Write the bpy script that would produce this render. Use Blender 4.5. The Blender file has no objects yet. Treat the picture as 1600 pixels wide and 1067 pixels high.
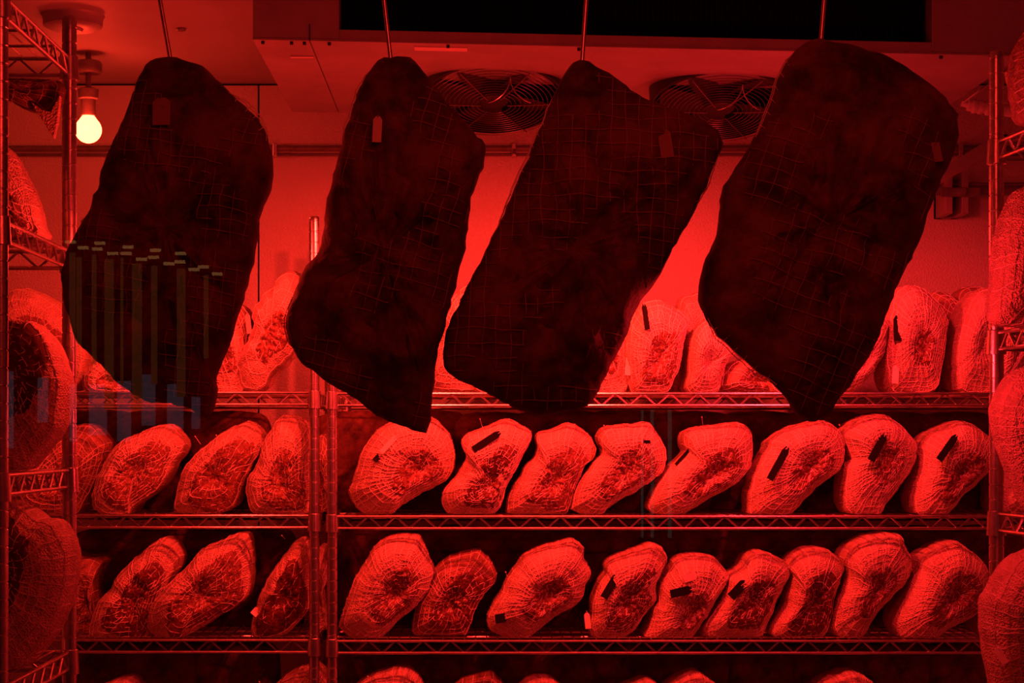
import bpy, math, random
from mathutils import Vector, Matrix, noise
random.seed(7)
C = bpy.context.scene.collection
PI = math.pi
H = 1.45           # camera height
F = 2900.0         # focal length in pixels of the 1600 wide frame
PX, PY = 737.0, 684.0

# ------------------------------------------------------------ camera, world, light
cd = bpy.data.cameras.new('camera'); cam = bpy.data.objects.new('camera', cd); C.objects.link(cam)
cam.location = (0, 0, H); cam.rotation_euler = (PI/2, 0, 0)
cd.sensor_width = 36; cd.lens = 36*F/1600
cd.shift_x = (800-PX)/1600; cd.shift_y = -(533.5-PY)/1600
cd.clip_start = 0.02
bpy.context.scene.camera = cam
w = bpy.data.worlds.new('night'); bpy.context.scene.world = w; w.use_nodes = True
w.node_tree.nodes['Background'].inputs[0].default_value = (0.3, 0.35, 0.5, 1)
w.node_tree.nodes['Background'].inputs[1].default_value = 0.003
vs = bpy.context.scene.view_settings
vs.view_transform = 'Standard'; vs.look = 'None'; vs.gamma = 1; vs.use_curve_mapping = False
vs.exposure = -0.15
RED = (1.0, 0.024, 0.015)
PINK = (1.0, 0.017, 0.026)
def lamp(name, x, y, z, watts, col, r=0.035):
    l = bpy.data.lights.new(name, 'POINT'); l.energy = watts; l.color = col; l.shadow_soft_size = r
    o = bpy.data.objects.new(name, l); C.objects.link(o); o.location = (x, y, H+z); return o
def spot(name, x, y, z, aim, watts, col, ang=150, r=0.03):
    l = bpy.data.lights.new(name, 'SPOT'); l.energy = watts; l.color = col; l.shadow_soft_size = r
    l.spot_size = math.radians(ang); l.spot_blend = 0.5
    o = bpy.data.objects.new(name, l); C.objects.link(o); o.location = (x, y, H+z)
    o.rotation_euler = Vector(aim).to_track_quat('-Z', 'Y').to_euler(); return o
spot('unseen_red_light', 0.27, 3.86, 0.58, (0, .5, -.85), 56, RED)
spot('unseen_red_light', -0.10, 3.86, 0.56, (0, .5, -.85), 30, RED)
spot('unseen_red_light', 0.78, 3.80, 0.52, (0.1, .45, -.85), 32, PINK)
spot('unseen_red_light', -0.62, 3.78, 0.40, (-.1, .5, -.8), 16, RED)
lamp('unseen_red_light', 0.52, 2.90, 0.15, 6.5, PINK, 0.02)  # added unseen fill that brightens the right rack
lamp('unseen_red_light', -0.47, 2.92, 0.30, 4.0, RED, 0.02)  # added unseen fill that brightens the left rack
lamp('unseen_red_light', -0.10, 4.12, 0.44, 2.4, RED)  # this and the next two: unseen fills added for cooler underside and wall
lamp('unseen_red_light', 0.65, 4.12, 0.44, 3.0, PINK)
lamp('unseen_red_light', -0.60, 4.12, 0.44, 4.0, RED)
l = bpy.data.lights.new('front_fill_light', 'AREA'); l.energy = 4.5; l.color = RED; l.size = 0.5  # added fill from the front, lifts the dark sides of the hanging meats
o = bpy.data.objects.new('front_fill_light', l); C.objects.link(o); o.location = (0.2, 1.5, H+0.8)
o.rotation_euler = Vector((0, 1, -.6)).to_track_quat('-Z', 'Y').to_euler()

# ------------------------------------------------------------ materials
MATS = {}
def mat(name, col, rough=0.6, metal=0.0, var=0.0, vscale=30.0, bump=0.0, bscale=80.0, vor=False, var_lo=0.5,
        spec=0.5, stretch=None):
    m = bpy.data.materials.new(name); m.use_nodes = True; nt = m.node_tree; b = nt.nodes['Principled BSDF']
    b.inputs['Base Color'].default_value = (*col, 1); b.inputs['Roughness'].default_value = rough
    b.inputs['Metallic'].default_value = metal; b.inputs['Specular IOR Level'].default_value = spec
    tc = nt.nodes.new('ShaderNodeTexCoord')
    src = tc.outputs['Object']
    if stretch:
        mp = nt.nodes.new('ShaderNodeMapping'); mp.inputs['Scale'].default_value = stretch
        nt.links.new(src, mp.inputs['Vector']); src = mp.outputs['Vector']
    if var > 0:
        n = nt.nodes.new('ShaderNodeTexNoise'); n.inputs['Scale'].default_value = vscale; n.inputs['Detail'].default_value = 6
        n.inputs['Roughness'].default_value = 0.65
        nt.links.new(src, n.inputs['Vector'])
        r = nt.nodes.new('ShaderNodeValToRGB')
        r.color_ramp.elements[0].position = 0.5-0.5*(1-var)*0.5-0.12; r.color_ramp.elements[1].position = 0.62
        r.color_ramp.elements[0].color = (*[c*var_lo for c in col], 1); r.color_ramp.elements[1].color = (*col, 1)
        nt.links.new(n.outputs['Fac'], r.inputs['Fac']); nt.links.new(r.outputs['Color'], b.inputs['Base Color'])
    if bump > 0:
        if vor:
            n2 = nt.nodes.new('ShaderNodeTexVoronoi'); n2.inputs['Scale'].default_value = bscale; h = n2.outputs['Distance']
        else:
            n2 = nt.nodes.new('ShaderNodeTexNoise'); n2.inputs['Scale'].default_value = bscale; n2.inputs['Detail'].default_value = 4
            h = n2.outputs['Fac']
        nt.links.new(src, n2.inputs['Vector'])
        bp = nt.nodes.new('ShaderNodeBump'); bp.inputs['Strength'].default_value = bump; bp.inputs['Distance'].default_value = 0.004
        nt.links.new(h, bp.inputs['Height']); nt.links.new(bp.outputs['Normal'], b.inputs['Normal'])
    MATS[name] = m; return m
mat('plaster', (0.68, 0.66, 0.62), 0.5, var=0.6, vscale=3, var_lo=0.85, bump=1.0, bscale=190)
mat('ceiling_panel', (0.42, 0.41, 0.4), 0.6, var=0.5, vscale=4, var_lo=0.85, bump=0.1, bscale=60)
mat('concrete', (0.25, 0.24, 0.23), 0.8, var=0.6, vscale=6, bump=0.3)
mat('chrome', (0.75, 0.74, 0.73), 0.30, 1.0, var=0.4, vscale=40, var_lo=0.6, bump=0.05, bscale=200)
mat('housing_metal', (0.40, 0.39, 0.38), 0.5, 0.3, var=0.5, vscale=9, var_lo=0.75, bump=0.12, bscale=40)
mat('black_plastic', (0.02, 0.02, 0.02), 0.6, bump=0.1)
mat('dark_coil', (0.012, 0.012, 0.012), 0.9, spec=0.05)
mat('fan_guard_wire', (0.16, 0.15, 0.15), 0.35, 0.6)
mat('conduit_grey', (0.2, 0.19, 0.18), 0.5, 0.2, var=0.4, vscale=30)
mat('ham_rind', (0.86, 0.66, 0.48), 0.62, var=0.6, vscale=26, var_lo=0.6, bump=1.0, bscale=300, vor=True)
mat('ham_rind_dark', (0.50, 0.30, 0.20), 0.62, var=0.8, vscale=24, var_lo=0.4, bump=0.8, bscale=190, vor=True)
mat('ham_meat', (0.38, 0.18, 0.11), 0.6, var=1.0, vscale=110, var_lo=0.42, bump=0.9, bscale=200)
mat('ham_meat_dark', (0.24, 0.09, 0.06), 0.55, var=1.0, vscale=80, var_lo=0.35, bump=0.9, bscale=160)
mat('net_string', (0.92, 0.86, 0.76), 0.7)
mat('black_tag_and_shadow', (0.012, 0.01, 0.01), 0.7, spec=0.1)
mat('tag_pale', (0.85, 0.75, 0.65), 0.5, bump=0.05)
mat('hang_rind', (0.20, 0.10, 0.07), 0.7, var=1.0, vscale=14, var_lo=0.22, bump=0.9, bscale=60, spec=0.25)  # very dark rind, backlight shade of the hanging meats put into the colour
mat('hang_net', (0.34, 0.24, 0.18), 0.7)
mat('pin_white', (0.95, 0.93, 0.9), 0.3)
mat('pipe_wrap', (0.8, 0.78, 0.74), 0.6, var=0.5, vscale=30, bump=0.4, bscale=60)
def emit(name, col, s):
    m = bpy.data.materials.new(name); m.use_nodes = True; b = m.node_tree.nodes['Principled BSDF']
    b.inputs['Base Color'].default_value = (0.05, 0.05, 0.05, 1)
    b.inputs['Emission Color'].default_value = (*col, 1); b.inputs['Emission Strength'].default_value = s
    MATS[name] = m
emit('bulb_glow', (1.0, 0.040, 0.014), 45)
emit('drape_glow', (1.0, 0.30, 0.08), 0.5)
emit('clip_glow', (1.0, 0.45, 0.14), 2.3)
emit('blue_window', (0.50, 0.46, 0.66), 0.6)
emit('grey_glow', (0.5, 0.6, 0.5), 0.45)
g = bpy.data.materials.new('display_glass'); g.use_nodes = True; nt = g.node_tree; nt.nodes.clear()
out = nt.nodes.new('ShaderNodeOutputMaterial'); mx = nt.nodes.new('ShaderNodeMixShader')
tr = nt.nodes.new('ShaderNodeBsdfTransparent'); gl = nt.nodes.new('ShaderNodeBsdfGlossy'); gl.inputs['Roughness'].default_value = 0.0
fr = nt.nodes.new('ShaderNodeFresnel'); fr.inputs['IOR'].default_value = 1.5
nt.links.new(fr.outputs[0], mx.inputs[0]); nt.links.new(tr.outputs[0], mx.inputs[1]); nt.links.new(gl.outputs[0], mx.inputs[2])
nt.links.new(mx.outputs[0], out.inputs['Surface']); MATS['display_glass'] = g

# ------------------------------------------------------------ helpers
class MB:
    def __init__(s): s.v = []; s.f = []
    def add(s, vs_, fs_):
        n = len(s.v); s.v += [tuple(p) for p in vs_]; s.f += [tuple(i+n for i in f) for f in fs_]; return s
    def box(s, x0, x1, y0, y1, z0, z1):
        v = [(x, y, z) for x in (x0, x1) for y in (y0, y1) for z in (z0, z1)]
        return s.add(v, [(0,1,3,2),(4,6,7,5),(0,4,5,1),(2,3,7,6),(0,2,6,4),(1,5,7,3)])
    def tube(s, pts, r, n=6, closed=False):
        pts = [Vector(p) for p in pts]; m = len(pts); vs_ = []; fs_ = []
        prev = None
        for i, p in enumerate(pts):
            if closed: t = pts[(i+1) % m]-pts[i-1]
            else: t = pts[min(i+1, m-1)]-pts[max(i-1, 0)]
            if t.length < 1e-9: t = Vector((0, 0, 1))
            t.normalize()
            if prev is None:
                a = Vector((0, 1, 0)) if abs(t.y) < 0.9 else Vector((1, 0, 0))
                a = (a-t*a.dot(t)).normalized()
            else:
                a = prev-t*prev.dot(t)
                a = a.normalized() if a.length > 1e-6 else prev
            prev = a; b = t.cross(a)
            for k in range(n):
                q = 2*PI*k/n; vs_.append(p+a*(r*math.cos(q))+b*(r*math.sin(q)))
        for i in range(m if closed else m-1):
            j = (i+1) % m
            for k in range(n):
                l = (k+1) % n; fs_.append((i*n+k, i*n+l, j*n+l, j*n+k))
        if not closed and n > 3:
            fs_.append(tuple(range(n))[::-1]); fs_.append(tuple((m-1)*n+k for k in range(n)))
        return s.add(vs_, fs_)
    def lathe(s, prof, n=20, c=(0, 0, 0), caps=True):
        vs_ = []; fs_ = []
        for r, z in prof:
            for k in range(n):
                q = 2*PI*k/n; vs_.append((c[0]+r*math.cos(q), c[1]+r*math.sin(q), c[2]+z))
        m = len(prof)
        for i in range(m-1):
            for k in range(n):
                l = (k+1) % n; fs_.append((i*n+k, i*n+l, (i+1)*n+l, (i+1)*n+k))
        if caps: fs_.append(tuple(range(n))[::-1]); fs_.append(tuple((m-1)*n+k for k in range(n)))
        return s.add(vs_, fs_)
    def build(s, name, material, parent=None, smooth=True, bevel=0):
        me = bpy.data.meshes.new(name); me.from_pydata(s.v, [], s.f); me.update()
        if smooth:
            me.polygons.foreach_set('use_smooth', [True]*len(me.polygons))
            me.set_sharp_from_angle(angle=math.radians(40))
        me.materials.append(MATS[material])
        o = bpy.data.objects.new(name, me); C.objects.link(o)
        if parent is not None: o.parent = parent
        if bevel:
            b = o.modifiers.new('bevel', 'BEVEL'); b.width = bevel; b.segments = 2
        return o
def thing(name, label, cat, loc=(0, 0, 0), rz=0, group=None):
    o = bpy.data.objects.new(name, None); C.objects.link(o); o.location = loc; o.rotation_euler = (0, 0, rz)
    o.empty_display_size = 0.05
    return tag(o, label, cat, group)
def tag(o, label, cat, group=None):
    o['label'] = label; o['category'] = cat
    if group: o['group'] = group
    return o
def struct(name, mb, m, parent=None, **k):
    o = mb.build(name, m, parent, smooth=False, **k)
    if parent is None: o['kind'] = 'structure'
    return o
def wx(px, D): return (px-PX)*D/F
def wz(py, D): return H+(PY-py)*D/F
def wp(px, py, D): return Vector((wx(px, D), D, wz(py, D)))

# ------------------------------------------------------------ room
CEIL = H+0.955; YB = 5.0; YF = 1.2
struct('floor', MB().box(-2.1, 2.1, -0.3, YB+0.1, -0.05, 0), 'concrete')
struct('ceiling', MB().box(-2.1, 2.1, YF, YB+0.1, CEIL, CEIL+0.06), 'ceiling_panel')
wb = struct('wall_back', MB().box(-2.0, 2.0, YB+0.012, YB+0.1, 0, CEIL), 'dark_coil')
sx = wx(404, YB)
for x0, x1 in ((-2.0, sx-1.2), (sx-1.196, sx-0.0025), (sx+0.0025, sx+2.2), (sx+2.204, 2.0)):
    struct('wall_panel', MB().box(x0, x1, YB, YB+0.012, 0, CEIL-0.006), 'plaster', wb)
struct('wall_left', MB().box(-2.1, -2.0, YF, YB+0.1, 0, CEIL), 'plaster')
struct('wall_right', MB().box(2.0, 2.1, YF, YB+0.1, 0, CEIL), 'plaster')
win = struct('window_1', MB().add([(-1.95, YF, 0.02), (1.95, YF, 0.02), (1.95, YF, CEIL), (-1.95, YF, CEIL)], [(0, 1, 2, 3)]), 'display_glass')
struct('trim_1', MB().box(-2.0, -1.95, YF-0.03, YF+0.03, 0, CEIL).box(1.95, 2.0, YF-0.03, YF+0.03, 0, CEIL)
       .box(-1.95, 1.95, YF-0.03, YF+0.03, 0, 0.02), 'conduit_grey')

# wall conduit and its clips
cy = YB-0.022
t = thing('wall_conduit', 'long horizontal grey conduit running across the back wall below the ceiling', 'pipe', (wx(415, cy), cy, wz(232, cy)))
MB().tube([(-1.5, 0, 0), (3.1, 0, 0)], 0.008, 10).build('pipe', 'conduit_grey', t)
MB().tube([(-1.5, 0.01, -0.0155), (3.1, 0.01, -0.0155)], 0.004, 8).build('cable', 'conduit_grey', t)
for px in (430, 803, 1500):
    MB().box(wx(px, cy)-wx(415, cy)-0.006, wx(px, cy)-wx(415, cy)+0.006, -0.012, 0.022, -0.022, 0.014).build('pipe_clip', 'chrome', t, False, 0.002)
MB().tube([(-0.045, 0, 0), (0.0, 0, 0)], 0.0125, 12).build('coupling', 'conduit_grey', t)
MB().tube([(wx(803, cy)-wx(415, cy), -0.012, -0.004), (wx(803, cy)-wx(415, cy), -0.02, -0.02)], 0.004, 8).build('screw', 'chrome', t)

t = thing('lower_wall_pipe', 'dark horizontal pipe on the wall right of the rightmost hanging meat', 'pipe', (wx(1462, 4.9), 4.9, wz(297, 4.9)))
MB().tube([(0, 0, 0), (0.75, 0, 0)], 0.014, 12).build('pipe', 'conduit_grey', t)
MB().tube([(-0.0, -0.01, 0.014), (0.75, -0.01, 0.014)], 0.005, 8).build('cable', 'conduit_grey', t)
t = thing('strut_bracket', 'slotted metal bracket carrying the dark pipe on the right of the wall', 'bracket', (wx(1495, 4.86), 4.86, wz(301, 4.86)))
b = MB().box(-0.030, -0.012, -0.004, 0.12, -0.055, 0.055).box(0.012, 0.030, -0.004, 0.12, -0.055, 0.055).box(-0.03, 0.03, 0.10, 0.125, -0.055, 0.055)
b.build('channel', 'housing_metal', t, False, 0.001)
MB().box(-0.045, 0.06, -0.012, -0.006, -0.012, 0.012).build('clamp_plate', 'conduit_grey', t, False, 0.002)
MB().tube([(0.01, -0.03, 0.0), (0.01, 0.0, 0.0)], 0.009, 6).build('bolt', 'chrome', t)
t = thing('brace_bar', 'slanting flat metal bar between rightmost hanging meat and right post', 'brace', wp(1475, 272, 4.6))
e = wp(1552, 226, 4.6)-wp(1475, 272, 4.6)
n = Vector((-e.z, 0, e.x)).normalized()*0.016
a0 = -e*0.25; a1 = e*1.3
MB().add([a0-n, a0+n, a1+n, a1-n, a0-n+Vector((0, .006, 0)), a0+n+Vector((0, .006, 0)), a1+n+Vector((0, .006, 0)), a1-n+Vector((0, .006, 0))],
         [(0,1,2,3),(7,6,5,4),(0,4,5,1),(1,5,6,2),(2,6,7,3),(3,7,4,0)]).build('bar', 'housing_metal', t, False)
MB().tube([e*1.25, e*1.25+Vector((0, 0.4, 0))], 0.008, 8).build('wall_stud', 'chrome', t)
# wrapped refrigerant pipe at the right
p0 = wp(1503, 163, 4.3)
t = thing('wrapped_pipe', 'pale wrapped pipe sloping behind the right post under the cooler', 'pipe', p0)
pp = [wp(x, y, 4.3)-p0 for x, y in ((1503, 161), (1512, 164), (1540, 168), (1580, 174), (1640, 182))]
m = MB(); m.tube(pp[1:], 0.0135, 14); m.tube([pp[0], pp[1]], 0.007, 10)
m.build('lagging', 'pipe_wrap', t)
for fx in (1522, 1531, 1543, 1592, 1600):
    y = 164+(fx-1512)*0.142; q = wp(fx, y, 4.3)-p0
    MB().tube([q-Vector((0.004, 0, 0.001)), q+Vector((0.004, 0, -0.001))], 0.0165, 14).build('tape_band', 'pipe_wrap', t)
MB().tube([wp(1502, 163, 4.3)-p0, wp(1543, 133, 4.25)-p0, wp(1597, 93, 4.2)-p0, wp(1640, 60, 4.2)-p0], 0.0028, 6).build('tie_wire', 'chrome', t)

# ceiling detector
p0 = Vector((wx(114, 4.2), 4.2, CEIL))
t = thing('smoke_detector', 'round flat detector on the ceiling above the left post', 'detector', p0)
MB().lathe([(0.0, -0.03), (0.055, -0.03), (0.066, -0.024), (0.068, -0.004), (0.072, 0)][::-1], 40).build('body', 'housing_metal', t)
MB().lathe([(0.0, -0.036), (0.02, -0.036), (0.024, -0.03)][::-1], 24).build('sensor_cap', 'housing_metal', t)
p0 = Vector((wx(283, 4.33), 4.33, CEIL))
tag(MB().lathe([(0.012, 0), (0.012, -0.003), (0.009, -0.006)], 20).build('ceiling_plug', 'conduit_grey'),
    'small round plug in the ceiling right of the leftmost hook', 'plug').location = p0

# ------------------------------------------------------------ bare bulb lamp
bp = wp(138, 203, 4.6)
t = thing('bare_bulb_lamp', 'glowing bare round red bulb on the back wall beside the left post', 'lamp', bp)
MB().lathe([(0.0, -0.033)]+[(0.033*math.sin(a), -0.033*math.cos(a)) for a in [PI*k/16 for k in range(1, 13)]]+[(0.014, 0.036)], 28, caps=False).build('bulb', 'bulb_glow', t)
MB().lathe([(0.014, 0.034), (0.017, 0.036), (0.018, 0.075), (0.024, 0.078), (0.026, 0.10), (0.012, 0.105)], 22).build('socket', 'conduit_grey', t)
MB().tube([(0, 0, 0.10), (0, 0, CEIL-bp.z)], 0.007, 10).build('conduit_stem', 'conduit_grey', t)
MB().lathe([(0.03, 0.14), (0.034, 0.145), (0.034, 0.165), (0.03, 0.17)], 20).build('junction_box', 'conduit_grey', t)
lamp('bulb_light', bp.x, bp.y-0.05, bp.z-H, 1.3, (1.0, 0.03, 0.012), 0.02)

# ------------------------------------------------------------ unit cooler
AX0, AX1, AY0, AY1 = wx(395, 3.9), wx(1594, 3.9), 3.9, 4.76
def ab(x): return 0.836-0.0217*(x-AX0)      # height of the underside over the camera
t = thing('unit_cooler', 'wide ceiling cooler with two round fans beneath and dark intake slot', 'cooler', (0, 4.3, CEIL))
def slab(m, x0, x1, y0, y1, lo, hi):
    z = lambda x, k: ab(x)-0.955+k
    v = [(x, y-4.3, (z(x, lo) if q == 0 else (hi if hi is not None else 0))) for x in (x0, x1) for y in (y0, y1) for q in (0, 1)]
    m.add(v, [(0,1,3,2),(4,6,7,5),(0,4,5,1),(2,3,7,6),(0,2,6,4),(1,5,7,3)])
def slab2(m, x0, x1, y0, y1, lo, hi):
    z = lambda x, k: ab(x)-0.955+k
    v = [(x, y-4.3, z(x, k)) for x in (x0, x1) for y in (y0, y1) for k in (lo, hi)]
    m.add(v, [(0,1,3,2),(4,6,7,5),(0,4,5,1),(2,3,7,6),(0,2,6,4),(1,5,7,3)])
ox0, ox1 = wx(530, 3.9), wx(1456, 3.9)
for x0, x1, nm in ((AX0, ox0, 'end_panel'), (ox1, AX1, 'end_panel')):
    m = MB(); slab(m, x0, x1, AY0, AY1, 0.004, 0); m.build(nm, 'housing_metal', t, False, 0.002)
m = MB(); slab2(m, ox0, ox1, AY0, AY0+0.02, 0.004, 0.026); m.build('front_lip', 'housing_metal', t, False, 0.001)
m = MB(); slab(m, ox0, ox1, AY1-0.02, AY1, 0.004, 0); m.build('back_panel', 'housing_metal', t, False)
xm = wx(484, 3.9)
for x0, x1 in ((AX0, xm-0.0015), (xm+0.0015, AX1)):
    m = MB(); slab2(m, x0, x1, AY0-0.004, AY1, 0.0, 0.004); m.build('base_panel', 'housing_metal', t, False)
m = MB(); slab(m, ox0, ox1, AY0+0.07, AY0+0.09, 0.004, 0); m.build('coil', 'dark_coil', t, False)
m = MB()
for i in range(110):
    x = ox0+0.006+i*(ox1-ox0-0.012)/109; slab(m, x-0.0006, x+0.0006, AY0+0.045, AY0+0.07, 0.006, 0)
o = m.build('coil_fins', 'dark_coil', t, False); o['kind'] = 'stuff'
m = MB(); slab2(m, xm-0.0012, xm+0.0012, AY0-0.0055, AY0-0.003, 0.0, 0.035); m.build('panel_seam', 'black_plastic', t, False)
for px in (410, 455, 475, 514, 700, 905, 1250, 1472):
    x = wx(px, 3.9)
    MB().tube([(x, AY0-4.3+0.01, ab(x)-0.955+0.002), (x, AY0-4.3+0.01, ab(x)-0.955-0.006)], 0.004, 6).build('bolt', 'black_plastic', t)
x = wx(487, 4.3); MB().box(x-0.025, x+0.025, -0.25, -0.24, ab(x)-0.955-0.0035, ab(x)-0.955).build('rating_plate', 'tag_pale', t, False)
m = MB(); slab2(m, wx(648, 3.96), wx(730, 3.96), 3.93, 3.965, -0.0015, 0.001); m.build('sticker', 'tag_pale', t, False)
tilt = math.radians(19)
for px, py in ((772, 157), (1125, 168)):
    c = wp(px, py, 4.3)-t.location
    fan = MB()
    R = 0.158
    M_ = Matrix.Translation(c) @ Matrix.Rotation(-tilt, 4, 'X')    # local -Z faces down and forward
    def xf(mb): mb.v = [tuple(M_ @ Vector(p)) for p in mb.v]; return mb
    xf(MB().lathe([(R, 0.0), (R+0.004, 0.002), (R+0.004, 0.07), (R-0.002, 0.07), (R-0.004, 0.002)], 56, caps=False)).build('fan_shroud', 'black_plastic', t)
    bpl = xf(MB().lathe([(0.001, 0.045), (R, 0.045)], 40, caps=False)).build('fan_back', 'dark_coil', t)
    bl = MB()
    for k in range(5):
        a = 2*PI*k/5+0.3; pts = []
        for i in range(6):
            rr = 0.03+i*0.022
            for j in (0, 1, 2):
                aa = a+(j-1)*(0.42-0.02*i)+i*0.06
                pts.append((rr*math.cos(aa), rr*math.sin(aa), 0.02+(j-1)*0.012))
        bl.add(pts, [(i*3+j, i*3+j+1, i*3+j+4, i*3+j+3) for i in range(5) for j in range(2)])
    xf(bl).build('fan_blades', 'black_plastic', t)
    xf(MB().lathe([(0.0, -0.004), (0.032, -0.004), (0.036, 0.002), (0.036, 0.04)], 28, caps=False)).build('fan_hub', 'black_plastic', t)
    gm = MB()
    for k in range(12):
        r_ = 0.04+k*(R-0.042)/11
        gm.tube([(r_*math.cos(q), r_*math.sin(q), -0.006-0.006*math.cos(r_/R*PI/2)) for q in [2*PI*i/48 for i in range(48)]], 0.0009, 4, True)
    for k in range(6):
        q = 2*PI*k/6; gm.tube([(rr*math.cos(q), rr*math.sin(q), -0.008-0.006*math.cos(rr/R*PI/2)) for rr in (0.03, 0.08, 0.12, R)], 0.0016, 5)
    xf(gm).build('fan_guard', 'fan_guard_wire', t)
    wm = MB()
    for s_ in (-1, 1):
        wm.tube([(0.035+s_*a_*0.07*math.sin(a_*2.6), -0.145+0.02+0.1*a_, -0.012-0.03*math.sin(a_*PI)) for a_ in [i/10 for i in range(11)]], 0.0013, 5)
    xf(wm).build('guard_clip', 'chrome', t)

# ------------------------------------------------------------ wire shelving
POST_R = 0.0122
def post_mb(h):
    prof = [(POST_R*0.6, 0), (POST_R, 0.002)]
    z = 0.0254
    while z < h-0.01:
        prof += [(POST_R, z-0.0016), (POST_R*0.9, z-0.0007), (POST_R*0.9, z+0.0007), (POST_R, z+0.0016)]; z += 0.0254
    prof += [(POST_R, h-0.004), (POST_R*0.8, h)]
    return MB().lathe(prof, 16)
def zig(m, a, b, z0, z1, pitch, r=0.0024):
    a = Vector(a); b = Vector(b); L = (b-a).length; n_ = max(2, int(round(L/pitch*2)))
    pts = []
    for i in range(n_+1):
        p = a.lerp(b, i/n_); zz = z1 if i % 2 == 0 else z0
        d = (b-a).normalized()*0.003
        pts += [p-d+Vector((0, 0, zz)), p+d+Vector((0, 0, zz))]
    m.tube(pts, r, 5)
def rack(label, x0, x1, y0, y1, rz, levels, top, pivot=None, deck_all=True):
    """posts at the four corners; levels = heights of shelf tops in world z"""
    cx, cy_ = pivot if pivot else (x0, y0)
    t = thing('wire_shelving_rack', label, 'shelving', (cx, cy_, 0), rz)
    X0, X1, Y0, Y1 = x0-cx, x1-cx, y0-cy_, y1-cy_
    pm = None
    for X, Y in ((X0, Y0), (X1, Y0), (X0, Y1), (X1, Y1)):
        if pm is None: pm = post_mb(top).build('post', 'chrome', t); o = pm
        else: o = pm.copy(); C.objects.link(o); o.parent = t
        o.location = (X, Y, 0)
    first = None
    for z in levels:
        if first is None:
            m = MB(); dz = -0.0275
            e_ = POST_R
            for zz, r in ((0, 0.0034), (dz, 0.0034)):
                for Y in (Y0, Y1): m.tube([(X0+e_, Y, zz), (X1-e_, Y, zz)], r, 8)
                for X in (X0, X1): m.tube([(X, Y0+e_, zz), (X, Y1-e_, zz)], r, 8)
            s = m.build('shelf', 'chrome', t)
            subs = []
            for a, b in (((X0+.02, Y0, 0), (X1-.02, Y0, 0)), ((X0+.02, Y1, 0), (X1-.02, Y1, 0)), ((X0, Y0+.02, 0), (X0, Y1-.02, 0)), ((X1, Y0+.02, 0), (X1, Y1-.02, 0))):
                m = MB(); zig(m, a, b, dz+0.002, -0.002, 0.064); subs.append(m.build('truss_wire', 'chrome', s))
            m = MB()
            nd = int((X1-X0)/0.0254)
            for i in range(1, nd):
                x = X0+i*(X1-X0)/nd
                m.tube([(x, Y0, 0.002), (x, Y1, 0.002)], 0.0015, 5)
            for k in (0.25, 0.5, 0.75):
                y = Y0+(Y1-Y0)*k; m.tube([(X0, y, -0.003), (X1, y, -0.003)], 0.0026, 6)
                pass
            d = m.build('deck_wires', 'chrome', s); d['kind'] = 'stuff'; subs.append(d)
            cm = None
            for X, Y in ((X0, Y0), (X1, Y0), (X0, Y1), (X1, Y1)):
                if cm is None:
                    cm = MB().lathe([(POST_R+.0006, -0.036), (POST_R+.0042, -0.036), (POST_R+.0038, -0.030), (POST_R+.0022, 0.004), (POST_R+.0006, 0.005)], 18).build('collar', 'chrome', s); o = cm
                else: o = cm.copy(); C.objects.link(o); o.parent = s
                o.location = (X, Y, 0); subs.append(o)
            first = (s, subs); s.location = (0, 0, z)
        else:
            s = first[0].copy(); C.objects.link(s); s.parent = t; s.location = (0, 0, z)
            for q in first[1]:
                o = q.copy(); C.objects.link(o); o.parent = s
    return t
YS = 4.33
LV = [H+0.103, H-0.1836, H-0.474, H-0.766, H-1.06, 0.12]
rack('chrome wire rack of hams behind the hanging meat, right of centre posts', wx(519, YS), wx(1640, YS), YS, YS+0.46, 0, LV, H+0.50)
rack('chrome wire rack of hams at back, left of the centre posts', wx(491, YS)-1.42, wx(491, YS), YS, YS+0.46, 0, [z+0.002 for z in LV], H+0.516)
LD = 3.1
LVL = [H+0.633, H+0.311, H-0.0545, H-0.358, H-0.70, 0.15]
rack('chrome wire rack end at left edge of the photo, nearer than the wall', -0.672-1.07, -0.672, LD-0.457, LD, 0, LVL, H+0.704)
LVR = [H+0.493, H+0.175, H-0.127, H-0.43, H-0.76, 0.15]
RX = wx(1557, LD)
rack('chrome wire rack at right edge of the photo, nearer than the wall', RX, RX+1.0, LD-0.457, LD, math.radians(5.4), LVR, H+0.645, pivot=(RX, LD))

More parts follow.
